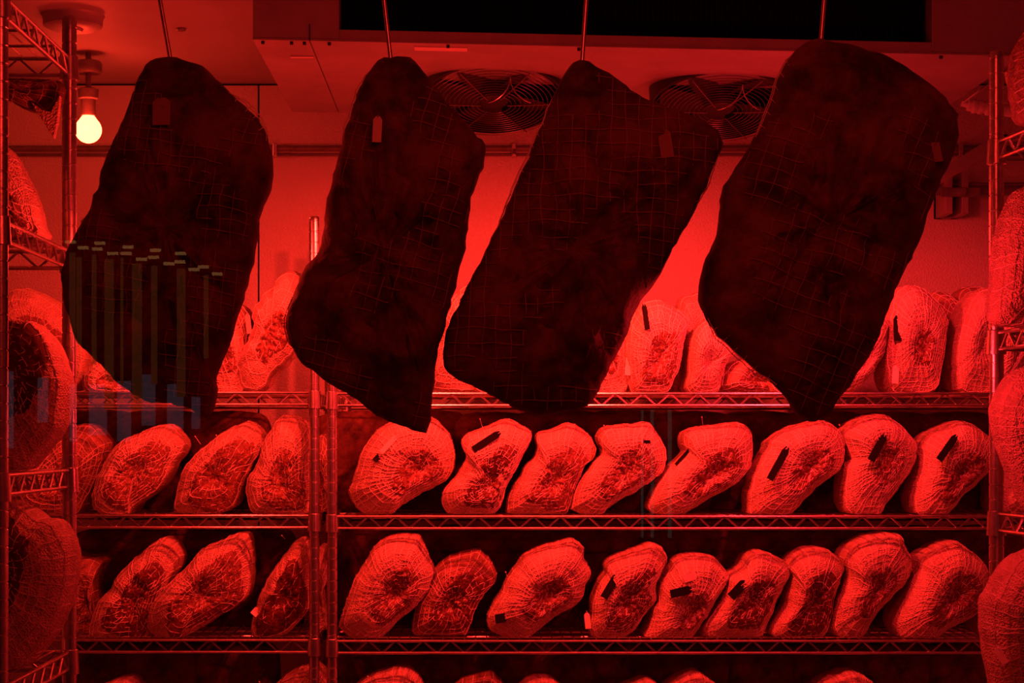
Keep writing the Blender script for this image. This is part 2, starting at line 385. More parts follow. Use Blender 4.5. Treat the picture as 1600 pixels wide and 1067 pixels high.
# ------------------------------------------------------------ hams
def catmull(pts, n):
    P = [Vector((p[0], p[1])) for p in pts]; m = len(P); dense = []
    for i in range(m):
        a, b, c, d = P[i-1], P[i], P[(i+1) % m], P[(i+2) % m]
        for k in range(10):
            u = k/10
            dense.append(0.5*((2*b)+(c-a)*u+(2*a-5*b+4*c-d)*u*u+(3*b-a-3*c+d)*u**3))
    L = [0]
    for i in range(len(dense)): L.append(L[-1]+(dense[(i+1) % len(dense)]-dense[i]).length)
    out_ = []; j = 0
    for k in range(n):
        tgt = L[-1]*k/n
        while L[j+1] < tgt: j += 1
        u = (tgt-L[j])/max(1e-9, L[j+1]-L[j]); out_.append(dense[j].lerp(dense[(j+1) % len(dense)], u))
    return out_
def nz(x, y, z): return noise.noise(Vector((x, y, z)))
NH = [0]
def ham(label, outline, D, shelf=None, Z=None, c=None, front=0.055, back=0.21, face=0.62, facemat='ham_meat', rind='ham_rind',
        net=(8, 30), netmat='net_string', netr=0.0007, tags=(), pins=(), name='netted_ham', cat='ham', group=None, rough=1.0,
        grid=None, edges=(), N=84, lump=0.0, hollow=0.35, net_from=0.0, tilt_lr=0.8, lr=40):
    NH[0] += 1; sd = NH[0]*13.7
    if Z: outline = [(Z[0]+x/Z[2], Z[1]+y/Z[2]) for x, y in outline]
    if c is None:
        c = (sum(p[0] for p in outline)/len(outline)+6, sum(p[1] for p in outline)/len(outline)+8)
    elif Z: c = (Z[0]+c[0]/Z[2], Z[1]+c[1]/Z[2])
    O = catmull(outline, N); cf = Vector(c)
    O = [p+Vector((nz(p.x*.06, p.y*.06, sd), nz(p.x*.06, p.y*.06, sd+5)))*(2.0*rough)+Vector((nz(p.x*.3, p.y*.3, sd+1), nz(p.x*.3, p.y*.3, sd+6)))*(1.1*rough) for p in O]
    ccw = sum(O[i-1].x*O[i].y-O[i].x*O[i-1].y for i in range(N)) > 0
    zs = [wz(p.y, D) for p in O]; base = min(zs)
    if shelf is not None: base = shelf+0.0045
    bx = wx(sum(p.x for p in O)/N, D)
    root = thing(name, label, cat, (bx, D, base), 0, group)
    sc = D/F
    def P2(s, th):
        i = th*N; k = int(math.floor(i)) % N; u = i-math.floor(i)
        return cf.lerp(O[k].lerp(O[(k+1) % N], u), s)
    def loc(p, y):
        x = wx(p.x, D)-bx; z = wz(p.y, D)-base
        if shelf is not None and z < 0: z = 0.0+0.02*z
        return Vector((x, y, z))
    Rm = sum((q-cf).length for q in O)/N; LRx, LRy = math.cos(math.radians(lr)), math.sin(math.radians(lr))
    def sface(th):
        q = (P2(1, th % 1)-cf).normalized(); return min(0.96, face*(1+0.42*(q.x*LRx+q.y*LRy)))
    def noff(s, th): return 0.0032 if s < sface(th) else 0.0013
    def dep(s, p):
        s = max(0.0, min(1.0, s))
        d = -front*(1-s**2.6)**0.55
        d += front*hollow*math.exp(-(s/0.33)**2)
        if tilt_lr: d += front*tilt_lr*(1-s**5)*((p.x-cf.x)*LRx+(p.y-cf.y)*LRy)/Rm
        k = 0.004*rough*(1-s**4)
        d += k*(nz(p.x*.05, p.y*.05, sd)*1.3+nz(p.x*.14, p.y*.14, sd)*0.8)
        if lump: d += lump*(1-s**3)*(nz(p.x*.017, p.y*.017, sd)+0.5*nz(p.x*.04, p.y*.04, sd+3))
        return d
    # body
    m = MB(); V = []; Fc = []
    SS = [1.0, .985, .96, .92, .87, .81, .74, .67, .59, .5, .41, .32, .23, .14, .06]
    rings = []
    for s in SS:
        ring = []
        for k in range(N):
            p = P2(s, k/N); ring.append(loc(p, dep(s, p)))
        rings.append(ring)
    bk = []
    for s, y in ((.5, 1.0), (.8, .96), (.93, .8), (1.0, .5), (1.01, .2)):
        ring = []
        for k in range(N):
            p = P2(s, k/N); ring.append(loc(p, back*y+0.003*rough*nz(p.x*.1, p.y*.1, sd+9)))
        bk.append(ring)
    allr = bk+rings
    for r in allr: V += r
    nr_ = len(allr)
    for i in range(nr_-1):
        for k in range(N):
            l = (k+1) % N; Fc.append((i*N+k, i*N+l, (i+1)*N+l, (i+1)*N+k))
    V.append(loc(cf, back*1.01)); V.append(loc(cf, dep(0, cf)))
    for k in range(N):
        l = (k+1) % N; Fc.append((k, len(V)-2, l)); Fc.append(((nr_-1)*N+k, (nr_-1)*N+l, len(V)-1))
    if ccw: Fc = [f[::-1] for f in Fc]
    m.add(V, Fc).build('rind', rind, root)
    # cut face, ragged patch
    if face > 0:
        m = MB(); V = []; Fc = []; K = 12
        for i in range(K+1):
            for k in range(N):
                th = k/N; s0 = sface(th)*(1-i/K); a = 2*PI*th
                wob = 1+0.16*nz(math.cos(a)*1.6, math.sin(a)*1.6, sd)+0.06*nz(math.cos(a)*7, math.sin(a)*7, sd)
                s = min(0.97, s0*wob); p = P2(s, th)
                y = dep(s, p)-0.0015+0.0035*nz(p.x*.22, p.y*.22, sd+2)*rough-0.002*(1 if 0 < i else -1)
                V.append(loc(p, y))
        for i in range(K):
            for k in range(N):
                l = (k+1) % N; Fc.append((i*N+k, i*N+l, (i+1)*N+l, (i+1)*N+k))
        if ccw: Fc = [f[::-1] for f in Fc]
        m.add(V, Fc).build('cut_face', facemat, root)
    # net
    if net:
        m = MB(); R_, T_ = net
        for i in range(R_):
            s0 = net_from+(1-net_from)*(i+0.8)/(R_+0.1); seg = []
            for k in range(N+1):
                th = (k % N)/N; a = 2*PI*th
                s = min(1.0, s0+0.030*nz(math.cos(a)*3+i, math.sin(a)*3, sd)+0.015*nz(math.cos(a)*11, math.sin(a)*11+i, sd))
                p = P2(s, th); seg.append(loc(p, dep(s, p)-noff(s, th)))
                if nz(math.cos(a)*2.2, math.sin(a)*2.2+i*.7, sd+4) > 0.38 or k == N:
                    if len(seg) > 3: m.tube(seg, netr, 3)
                    seg = []
        for j in range(T_):
            th0 = (j+0.3*random.uniform(-1, 1))/T_; seg = []
            lo = random.choice((0.12, 0.2, 0.3)); nn = 18
            for i in range(nn):
                s = lo+(1-lo)*i/(nn-1)
                th = (th0+0.008*nz(j*3.1, s*7, sd)+0.022*(1-s)*math.sin(s*9+sd)) % 1
                p = P2(s, th); seg.append(loc(p, dep(s, p)-noff(s, th)))
            p = P2(1.012, th0 % 1)
            seg.append(loc(p, back*0.12)); seg.append(loc(p, back*0.3))
            m.tube(seg, netr, 3)
        m.build('net', netmat, root)
    if grid:   # square-mesh net drawn over the front: (angle, spacing px, smin)
        ang, sp, cov = grid; m = MB(); ca, sa = math.cos(math.radians(ang)), math.sin(math.radians(ang))
        # radius lookup by angle
        rad = [(math.atan2(q.y-cf.y, q.x-cf.x), (q-cf).length) for q in O]; rad.sort()
        def sof(p):
            a = math.atan2(p.y-cf.y, p.x-cf.x); import bisect
            i = bisect.bisect(rad, (a, 0)) % N; a0, r0 = rad[i-1]; a1, r1 = rad[i]
            return (p-cf).length/max(1, 0.5*(r0+r1))
        ext = 330
        for dirn in (0, 1):
            k = -ext
            while k < ext:
                seg = []; q = -ext
                while q < ext:
                    uu, vv = (k, q) if dirn else (q, k)
                    uu += 5*nz(vv*.02, k*.3, sd); vv += 5*nz(uu*.02, k*.3, sd+8)
                    p = cf+Vector((uu*ca-vv*sa, uu*sa+vv*ca)); s = sof(p)
                    on = s < 0.99 and nz(p.x*.011, p.y*.011, sd+7)+0.1*nz(p.x*.1, p.y*.1, k) > cov
                    if on: seg.append(loc(p, dep(s, p)-0.002))
                    elif seg:
                        if len(seg) > 2: m.tube(seg, netr, 3)
                        seg = []
                    q += 9
                k += sp
        m.build('net', netmat, root)
    for (t0, t1, wpx) in edges:     # ladder of loose net standing off the rim
        m = MB(); a_, b_ = [], []; n_ = int(abs(t1-t0)*150)
        for i in range(n_+1):
            th = (t0+(t1-t0)*i/n_) % 1; q = P2(1, th); d = (q-cf).normalized(); w_ = wpx*math.sin(PI*min(1, max(0, i/n_)))**0.6
            w_ *= 1+0.3*nz(i*.8, 0, sd)
            a_.append(loc(q+d*w_*0.55, 0.0)); b_.append(loc(q+d*w_, 0.01))
        m.tube(a_, netr*1.2, 3); m.tube(b_, netr*1.2, 3)
        for i in range(0, n_+1, 2):
            q = P2(.97, (t0+(t1-t0)*i/n_) % 1); m.tube([loc(q, -0.01), a_[i], b_[i]], netr, 3)
        m.build('loose_net', 'net_string', root)  # pale string here puts the glow of the backlit rim into the colour
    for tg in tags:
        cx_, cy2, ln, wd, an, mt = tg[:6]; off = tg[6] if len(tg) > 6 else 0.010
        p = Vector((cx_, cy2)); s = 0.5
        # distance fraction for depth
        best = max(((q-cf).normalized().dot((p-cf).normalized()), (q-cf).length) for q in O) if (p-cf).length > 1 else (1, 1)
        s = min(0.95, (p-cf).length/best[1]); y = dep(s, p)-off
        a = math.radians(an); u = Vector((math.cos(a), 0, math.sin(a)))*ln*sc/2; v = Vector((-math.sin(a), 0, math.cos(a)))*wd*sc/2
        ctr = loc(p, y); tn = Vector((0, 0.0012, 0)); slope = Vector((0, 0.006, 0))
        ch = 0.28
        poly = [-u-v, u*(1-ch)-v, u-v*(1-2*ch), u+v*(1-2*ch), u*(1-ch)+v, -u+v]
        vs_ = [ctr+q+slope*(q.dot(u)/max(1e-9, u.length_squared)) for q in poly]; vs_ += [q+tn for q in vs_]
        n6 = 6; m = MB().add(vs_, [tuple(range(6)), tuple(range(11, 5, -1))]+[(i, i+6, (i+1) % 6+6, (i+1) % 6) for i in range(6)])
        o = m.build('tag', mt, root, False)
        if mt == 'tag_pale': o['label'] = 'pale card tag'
        else: o['label'] = 'dark slip'
        st = MB().tube([ctr+u*0.85, ctr+u*1.25+Vector((0, off*0.9, 0))], 0.0006, 4).build('tag_string', netmat, root)
    for x0, y0, x1, y1 in pins:
        q0 = loc(Vector((x0, y0)), -0.02); q1 = loc(Vector((x1, y1)), -0.005)
        m = MB().tube([q1, q0], 0.0006, 5); d = (q0-q1).normalized()*0.003
        m.tube([q0-d*0.3, q0+d*0.4], 0.0016, 6); m.build('pin', 'pin_white', root)
    return root
S5 = 1348/240
K, W_ = 'black_tag_and_shadow', 'tag_pale'
FD = YS+0.075
z0, z1, z2, z3 = LV[:4]
ORD = ['first', 'second', 'third', 'fourth', 'fifth', 'sixth', 'seventh', 'eighth', 'ninth']
G0, G1, G2 = 'hams on the top shelf of the right back rack', 'hams on the second shelf of the right back rack', 'hams on the third shelf of the right back rack'
def row(i, which, extra): return f'{extra}, {ORD[i]} on {which} shelf of right rack'
# second shelf, right back rack
Z = (520, 640, S5)
ham('broad netted ham with pale tag, first right of the centre posts, second shelf', [(135,740),(180,580),(235,400),(310,270),(390,180),(480,110),(600,75),(760,55),(860,60),(930,110),(1020,220),(1075,390),(1060,520),(1010,610),(870,690),(740,760),(600,850),(500,930),(400,940),(270,920),(190,830)],
    FD, z1, Z, c=(760,520), face=0.5, net=(10, 40), front=.07, tags=[(610,694,34,8,47,W_,.006),(593,714,15,8,47,K,.004)], group=G1)  # small black slip is the painted shadow of the pale tag
Z = (680, 640, S5)
ham(row(1, 'second', 'ham bunched in net with dark tag'), [(225,265),(330,190),(480,130),(620,78),(690,95),(760,140),(835,185),(845,250),(790,370),(700,540),(640,650),(600,760),(560,860),(480,930),(300,930),(150,930),(70,860),(60,740),(130,630),(220,520),(270,400)],
    FD, z1, Z, c=(500,640), face=0.66, net=(17, 34), front=.065, tags=[(760,689,50,11,33,K)], pins=[(750,655,754,668)], group=G1, facemat='ham_meat_dark')
ham(row(2, 'second', 'ham with pale flap of rind at its left'), [(620,880),(640,770),(700,640),(790,500),(860,430),(900,330),(890,215),(960,185),(1080,150),(1165,115),(1260,150),(1340,210),(1418,370),(1328,480),(1250,640),(1200,760),(1160,900),(1090,930),(760,930),(640,915)],
    FD+.005, z1, Z, c=(1040,640), face=0.70, net=(9, 30), group=G1)
Z = (880, 640, S5)
ham(row(3, 'second', 'finely netted ham leaning right'), [(70,870),(90,740),(150,610),(250,480),(340,360),(300,240),(350,160),(480,130),(640,120),(760,120),(830,210),(905,380),(880,540),(760,640),(600,740),(440,830),(360,890),(300,950),(180,940),(110,890)],
    FD, z1, Z, c=(560,520), face=0.62, net=(13, 44), tags=[(1008,690,12,5,0,K,.004)], pins=[(943,665,947,671)], group=G1)
Z = (1000, 640, S5)
ham(row(4, 'second', 'long netted ham with thin dark tag'), [(70,850),(110,730),(190,600),(300,470),(400,365),(380,280),(400,190),(550,145),(720,125),(880,118),(960,180),(978,280),(978,470),(900,590),(760,700),(600,780),(460,870),(370,930),(300,950),(180,950),(110,910)],
    FD, z1, Z, c=(640,560), face=0.60, net=(11, 38), tags=[(1066,712,38,5,47,K,.006)], pins=[(1095,652,1098,664)], group=G1)
Z = (1150, 640, S5)
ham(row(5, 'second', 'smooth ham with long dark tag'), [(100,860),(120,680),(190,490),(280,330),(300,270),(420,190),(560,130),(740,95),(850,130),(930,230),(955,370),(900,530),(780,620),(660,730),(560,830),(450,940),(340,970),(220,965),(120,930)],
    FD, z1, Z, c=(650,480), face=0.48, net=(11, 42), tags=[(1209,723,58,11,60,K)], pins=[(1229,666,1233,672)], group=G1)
Z = (1310, 640, S5)
ham(row(6, 'second', 'upright netted ham with dark tag'), [(45,830),(60,560),(100,420),(50,290),(40,190),(130,110),(240,55),(400,45),(480,90),(580,170),(660,280),(682,370),(650,500),(560,630),(470,760),(400,850),(340,960),(270,990),(130,980),(70,890)],
    FD, z1, Z, c=(430,420), face=0.40, net=(13, 42), tags=[(1361,699,46,12,60,K)], pins=[(1309,664,1313,669)], group=G1)
ham(row(7, 'second', 'netted ham with slanting dark tag'), [(655,800),(670,690),(710,540),(740,330),(800,220),(900,160),(1050,100),(1180,130),(1280,200),(1350,300),(1360,480),(1200,650),(1100,740),(1000,860),(920,950),(840,975),(720,970),(680,900)],
    FD, z1, Z, c=(1060,560), face=0.55, net=(12, 38), tags=[(1467,699,48,11,53,K)], group=G1)
ham('dim ham seen right of the right post, second shelf of right back rack', [(1566,720),(1580,690),(1610,680),(1650,700),(1660,770),(1640,808),(1570,808),(1558,770)], FD+.05, z1, face=.5, group=G1)
# third shelf, right back rack
Z = (520, 825, S5)
ham('large smooth ham, first right of the centre posts, third shelf', [(58,860),(90,720),(150,540),(230,380),(320,240),(350,180),(420,110),(560,65),(740,70),(790,140),(860,290),(883,380),(830,560),(720,690),(560,830),(450,940),(350,1025),(280,1030),(210,1020),(140,950)],
    FD-.01, z2, Z, c=(560,560), face=0.55, net=(11, 36), front=.07, group=G2)
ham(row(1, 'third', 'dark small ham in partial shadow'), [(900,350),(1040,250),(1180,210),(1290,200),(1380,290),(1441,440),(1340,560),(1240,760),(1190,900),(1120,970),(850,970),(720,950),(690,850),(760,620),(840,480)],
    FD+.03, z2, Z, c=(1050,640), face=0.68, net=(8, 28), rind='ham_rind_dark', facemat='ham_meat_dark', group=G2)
Z = (740, 825, S5)
ham(row(2, 'third', 'big ham with square dark tag low left'), [(120,820),(150,700),(250,560),(290,450),(370,340),(420,270),(520,190),(620,155),(800,110),(870,95),(960,170),(980,280),(1030,390),(990,470),(960,600),(860,690),(720,770),(600,860),(500,940),(420,1020),(330,1005),(220,930),(140,880)],
    FD-.01, z2, Z, c=(660,580), face=0.5, net=(12, 44), front=.07, tags=[(782,961,18,14,8,K)], pins=[(790,893,793,903)], group=G2)
Z = (900, 825, S5)
ham(row(3, 'third', 'loosely netted ham with dark upright tag'), [(130,800),(150,640),(200,490),(270,390),(260,310),(420,220),(550,170),(670,135),(760,180),(795,270),(740,400),(700,520),(690,640),(600,760),(520,880),(400,970),(300,990),(180,990),(115,900)],
    FD, z2, Z, c=(430,640), face=0.66, net=(14, 36), tags=[(951,912,42,12,58,K),(917,968,24,9,95,W_,.004)], facemat='ham_meat_dark', group=G2)
ham(row(4, 'third', 'squat bunched ham with pale tag and its painted shadow'), [(670,740),(720,620),(740,500),(830,350),(900,260),(1000,235),(1190,245),(1270,320),(1340,440),(1260,560),(1200,680),(1110,830),(1040,930),(960,990),(650,990),(600,960),(640,850)],
    FD, z2, Z, c=(1010,740), face=0.50, net=(13, 40), tags=[(1058,920,34,13,12,K),(1073,898,22,12,15,W_,.006)], group=G2)  # black slip stands in for the shadow cast by the pale tag
Z = (1080, 825, S5)
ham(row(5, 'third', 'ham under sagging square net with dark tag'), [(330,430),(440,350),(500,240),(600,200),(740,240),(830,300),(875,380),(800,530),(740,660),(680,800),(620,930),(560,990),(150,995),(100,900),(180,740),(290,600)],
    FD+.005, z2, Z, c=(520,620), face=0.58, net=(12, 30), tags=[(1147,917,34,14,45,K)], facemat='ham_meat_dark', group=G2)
ham(row(6, 'third', 'ham with a wide dark cut face'), [(850,310),(960,190),(1080,170),(1220,200),(1335,320),(1290,480),(1240,680),(1210,860),(1150,960),(1050,1005),(760,1000),(700,900),(760,780),(820,680),(850,560),(880,420)],
    FD+.005, z2, Z, c=(1060,640), face=0.72, net=(7, 24), facemat='ham_meat_dark', group=G2)
Z = (1300, 825, S5)
ham(row(7, 'third', 'tall smooth ham reaching the shelf above'), [(5,860),(40,680),(100,540),(130,400),(110,260),(220,120),(400,50),(590,60),(640,150),(690,290),(670,440),(560,560),(440,690),(330,830),(270,940),(200,1015),(80,1010),(30,940)],
    FD-.005, z2, Z, c=(380,520), face=0.48, net=(9, 34), group=G2)
ham(row(8, 'third', 'rounded netted ham beside the right post'), [(548,850),(580,720),(680,520),(750,380),(770,280),(850,210),(1050,110),(1180,170),(1290,250),(1345,320),(1370,450),(1340,680),(1200,790),(1040,870),(940,940),(860,1025),(700,1025),(600,990)],
    FD-.005, z2, Z, c=(1060,580), face=0.60, net=(10, 40), group=G2)
ham('low ham peeking left of the right post, third shelf of right back rack', [(1529,975),(1540,950),(1580,930),(1630,940),(1630,1005),(1545,1005)], FD+.05, z2, c=(1585,970), group=G2, net=(6, 20))
# top shelf, right back rack
Z = (800, 350, 1067/400)
ham('netted ham with two tags standing between second and third hanging meat tips', [(470,500),(490,400),(530,340),(600,315),(660,335),(727,385),(725,440),(700,580),(660,680),(620,705),(500,705),(475,600)],
    FD, z0, Z, c=(610,560), face=0.62, net=(10, 34), tags=[(1004,498,40,8,97,K,.008),(980,572,30,9,85,W_,.006)], group=G0)
ham('netted ham tapering upward, left of the rightmost hanging meat, top shelf', [(745,480),(800,400),(850,430),(935,520),(890,590),(850,705),(735,705),(735,600)],
    FD, z0, Z, c=(820,580), face=0.0, net=(9, 30), group=G0)
ham('pale ham top rising behind two netted hams on the top shelf', [(1058,480),(1078,461),(1096,460),(1114,500),(1118,612),(1050,612)], FD+.2, z0, face=0, back=.12, group=G0, net=(6, 20))
ham('slim ham glimpsed between the second and third hanging meats', [(676,606),(676,560),(698,480),(725,447),(745,455),(752,500),(740,560),(748,606)], FD, z0, face=0.3, group=G0)
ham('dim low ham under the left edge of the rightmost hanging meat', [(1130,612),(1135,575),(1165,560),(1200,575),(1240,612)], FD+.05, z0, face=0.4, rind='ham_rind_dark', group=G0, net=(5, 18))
ham('bright sliver of ham right of rightmost hanging meat tip', [(1290,612),(1305,545),(1350,505),(1384,498),(1382,545),(1368,575),(1332,612)], FD-.02, z0, face=0, group=G0)
Z = (1200, 350, 1067/400)
ham('tall netted ham with tags, right of the rightmost hanging meat, top shelf', [(490,600),(488,480),(500,380),(525,300),(560,258),(620,258),(690,310),(740,380),(745,440),(730,560),(715,650),(690,700),(620,705),(520,700)],
    FD, z0, Z, c=(625,500), face=0.35, net=(10, 34), tags=[(1394,515,40,12,88,K,.004),(1393,586,28,10,84,W_,.012)], group=G0)
ham('ham standing just left of the right post, top shelf', [(785,560),(800,420),(840,320),(900,265),(950,280),(965,420),(960,600),(950,705),(860,705),(800,680)],
    FD, z0, Z, c=(880,500), face=0.0, net=(9, 30), group=G0)
ham('ham with frilled top edge behind the two right hams, top shelf', [(1448,475),(1470,455),(1492,470),(1500,452),(1530,448),(1548,470),(1548,612),(1445,612)], FD+.2, z0, face=0, back=.12, rind='ham_rind_dark', group=G0)
ham('netted ham showing right of the right post, top shelf', [(1548,612),(1550,470),(1575,465),(1620,480),(1625,530),(1585,585),(1566,612)], FD, z0, face=0, net=(8, 28), group=G0)
# left back rack
GL1, GL2 = 'hams on the second shelf of the left back rack', 'hams on the third shelf of the left back rack'
Z = (120, 640, S5)
ham('netted ham leaning right beside the left post, second shelf of left rack', [(135,850),(160,660),(240,480),(330,340),(440,250),(600,180),(740,130),(850,150),(940,290),(900,390),(830,480),(780,600),(700,700),(600,770),(480,870),(430,950),(250,950),(180,890)],
    FD, z1, Z, c=(520,560), face=0.70, net=(10, 32), group=GL1)
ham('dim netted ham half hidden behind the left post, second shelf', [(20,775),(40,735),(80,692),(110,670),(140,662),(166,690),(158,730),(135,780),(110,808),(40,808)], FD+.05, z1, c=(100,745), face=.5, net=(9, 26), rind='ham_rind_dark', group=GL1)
Z = (260, 640, S5)
ham('ham with pale ridge along its upper left, middle of left rack second shelf', [(65,840),(110,650),(150,520),(250,390),(400,270),(570,155),(710,100),(790,150),(850,240),(830,370),(750,490),(690,620),(640,740),(570,860),(400,920),(200,925),(90,890)],
    FD, z1, Z, c=(450,580), face=0.74, net=(5, 22), pins=[(307,682,314,694),(340,680,342,684)], group=GL1)
ham('upright netted ham left of the centre posts, second shelf of left rack', [(705,780),(710,620),(800,460),(850,280),(920,170),(1020,55),(1180,75),(1260,190),(1265,450),(1270,700),(1260,850),(1180,925),(850,925),(760,900)],
    FD, z1, Z, c=(1010,640), face=0.62, net=(9, 30), group=GL1)
ham('narrow ham seen between the two centre posts, second shelf', [(485,808),(490,720),(500,680),(514,690),(520,750),(516,808)], FD+.16, z1, c=(503,750), face=0.3, rind='ham_rind_dark', group=GL1, net=(8, 16))
Z = (120, 825, S5)
ham('crescent ham with dark hollow, first right of left post, third shelf', [(110,930),(150,740),(220,610),(310,510),(360,410),(480,290),(600,190),(750,88),(850,130),(900,250),(870,370),(800,480),(740,600),(690,740),(640,900),(560,990),(150,1005)],
    FD, z2, Z, c=(530,640), face=0.76, net=(8, 26), facemat='ham_meat_dark', group=GL2)
ham('long netted ham leaning right, middle of left rack third shelf', [(615,860),(650,680),(710,600),(850,440),(980,320),(1100,190),(1340,75),(1441,40),(1505,75),(1525,250),(1511,540),(1430,660),(1260,770),(1060,890),(960,950),(870,1020),(760,1020),(690,950)],
    FD-.01, z2, Z, c=(1110,580), face=0.72, net=(8, 34), front=.065, group=GL2, facemat='ham_meat')
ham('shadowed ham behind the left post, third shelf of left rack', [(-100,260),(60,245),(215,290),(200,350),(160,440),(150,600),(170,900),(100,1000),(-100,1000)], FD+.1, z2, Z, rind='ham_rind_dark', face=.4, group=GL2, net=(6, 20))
Z = (300, 825, S5)
ham('pointed ham with wide dark cut face, left of the centre posts, third shelf', [(520,850),(560,690),(620,520),(720,360),(820,220),(900,120),(965,85),(1010,150),(1035,300),(1030,660),(980,770),(860,900),(760,960),(620,990),(540,960)],
    FD, z2, Z, c=(830,580), face=0.80, net=(3, 12), facemat='ham_meat_dark', tags=[(403,953,12,11,50,W_,.006)], pins=[(442,836,446,842)], group=GL2)
ham('narrow ham seen between the two centre posts, third shelf', [(486,1003),(490,900),(497,858),(508,855),(515,880),(512,905),(508,930),(514,1003)], FD+.16, z2, c=(502,930), face=0, group=GL2, net=(8, 16))
GL0 = 'hams on the top shelf of the left back rack'
Z = (330, 400, 889/200)
ham('bumpy pale ham between first and second hanging meats, top shelf', [(180,800),(215,660),(270,560),(300,440),(290,400),(340,300),(440,180),(540,100),(630,130),(700,220),(690,400),(650,540),(585,650),(500,740),(420,830),(340,935),(230,930)],
    FD, z0, Z, c=(430,560), face=0.45, net=(4, 14), rough=2.0, group=GL0)
ham('netted ham with pale tag behind the leftmost hanging meat, top shelf', [(20,860),(50,700),(90,560),(130,430),(180,330),(240,360),(275,450),(270,560),(230,700),(200,850),(190,930),(60,930)],
    FD+.03, z0, Z, c=(150,620), face=0.65, net=(9, 24), rind='ham_rind_dark', tags=[(391,507,32,8,98,W_,.02)], group=GL0)
ham('small knobbly ham below the lower left of the leftmost hanging meat', [(130,595),(145,572),(170,562),(205,580),(235,600),(230,618),(150,618)], FD-.01, z0, c=(175,595), face=.5, net=(6, 24), group=GL0)
ham('large pale ham behind the left rack, top shelf of the left back rack', [(-40,612),(-35,500),(0,468),(20,452),(50,452),(95,478),(108,500),(130,540),(130,570),(105,612)], FD+.02, z0, c=(45,530), face=.6, net=(5, 24), group=GL0)

# unseen hams added to block light, and added rear rows with darkened rind
for px in (785, 865, 935, 1250): ham('unseen ham added behind the hanging meats to block light on the top shelf', [(px-42,612),(px-44,540),(px-20,470),(px+15,455),(px+40,500),(px+42,612)], FD, z0, face=.4, back=.36, net=(6, 20), group=G0)
for px in (285, 345): ham('unseen ham added behind the leftmost hanging meat to block light', [(px-36,612),(px-36,540),(px-20,480),(px+15,470),(px+36,520),(px+36,612)], FD, z0, face=.4, back=.36, net=(6, 20), group=GL0)
rear = ham('added rear-row ham, its dark rind stands for shade', [(-64,808),(-68,740),(-66,664),(-44,641),(40,640),(64,660),(68,750),(64,808)], FD+.25, z1, c=(0,730), face=0, back=.13, rind='hang_rind', net=None, front=.03, group='added rear-row hams that darken the shelf gaps')  # rear row added to keep shelf gaps dark, shade put into its rind
proto_used = False
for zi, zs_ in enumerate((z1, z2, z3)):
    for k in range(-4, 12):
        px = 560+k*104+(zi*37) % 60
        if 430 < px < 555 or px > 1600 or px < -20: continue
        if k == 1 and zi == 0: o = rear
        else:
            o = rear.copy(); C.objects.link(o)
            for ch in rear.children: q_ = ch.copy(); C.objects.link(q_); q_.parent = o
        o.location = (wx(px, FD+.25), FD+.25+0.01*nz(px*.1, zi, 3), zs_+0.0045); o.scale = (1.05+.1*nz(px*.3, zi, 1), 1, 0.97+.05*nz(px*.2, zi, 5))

# bottom row tops: copies of hams standing on the fourth shelf
def copy_tree(o, parent=None):
    c = o.copy(); C.objects.link(c)
    if parent is not None: c.parent = parent
    for ch in list(o.children): copy_tree(ch, c)
    return c
hams = [o for o in C.objects if o.name.startswith('netted_ham') and o.type == 'EMPTY']
def find(txt): return next(o for o in hams if txt in o['label'])
for px, top, sk, sq, lab in ((456, 1038, 3, 'middle of left rack second', 'left of the centre posts'), (165, 1060, 0, 'beside the left post, second', 'beside the left post'),
                         (600, 1045, 1, 'sixth on second shelf', 'first right of the centre posts'), (742, 1055, 0, 'second on third shelf', 'second right of the centre posts'),
                         (848, 1060, 2, 'seventh on third shelf', 'third right of the centre posts'), (992, 1062, 0, 'fourth on third shelf', 'fourth right of the centre posts'),
                         (1085, 1051, 0, 'ninth on third shelf', 'fifth right of the centre posts'), (1330, 1050, 0, 'eighth on second shelf', 'sixth right of the centre posts')):
    s = find(sq); r = copy_tree(s)
    # scale so that the top reaches the seen height
    zmax = max((ch.matrix_basis @ v.co).z for ch in s.children if ch.data for v in ch.data.vertices)
    D_ = FD
    need = wz(top, D_)-(z3+0.0045); k = need/zmax
    r.scale = (k, 1, k); r.location = (wx(px, D_)-0.02, D_, z3+0.0045)
    r['label'] = f'ham top at the bottom edge of the photo, {lab}'; r['group'] = 'ham tops along the bottom edge'

# hams on the left rack
ham('dim ham high at left edge, on second shelf of the left rack', [(-70,372),(-60,235),(0,226),(20,250),(45,300),(57,345),(54,372)], 2.93, LVL[1], c=(0,320), face=.55, facemat='ham_meat_dark', back=.12, net=(8, 24), group='hams on the left rack')
ham('large dark ham with bright lower rim, at left edge mid height', [(-80,739),(-80,540),(-30,505),(10,498),(45,503),(72,530),(90,575),(94,620),(84,670),(55,712),(20,739)], 2.84, LVL[2], c=(15,585), face=.74, lr=-70, tilt_lr=.15, facemat='hang_rind', front=.03, back=.16, net=(8, 34), group='hams on the left rack')
ham('crescent shaped ham at left edge, lowest on the left rack', [(-70,1048),(-60,800),(0,783),(40,797),(60,812),(85,817),(103,850),(108,885),(100,935),(82,985),(50,1028),(20,1048)], 2.84, LVL[3], c=(-5,890), face=.76, lr=212, tilt_lr=.1, facemat='hang_rind', front=.05, back=.16, net=(8, 30), group='hams on the left rack')  # unlit inside of the ham put in as a dark cut face
dh = ham('dark ham hanging below the uppermost shelf at the left edge', [(-30,124),(30,124),(90,126),(94,150),(78,175),(60,168),(42,170),(0,150),(-30,140)], 2.98, None, c=(35,143), face=0, rind='hang_rind', net=(3, 16), netmat='hang_net', front=.03, back=.06, name='hanging_ham')
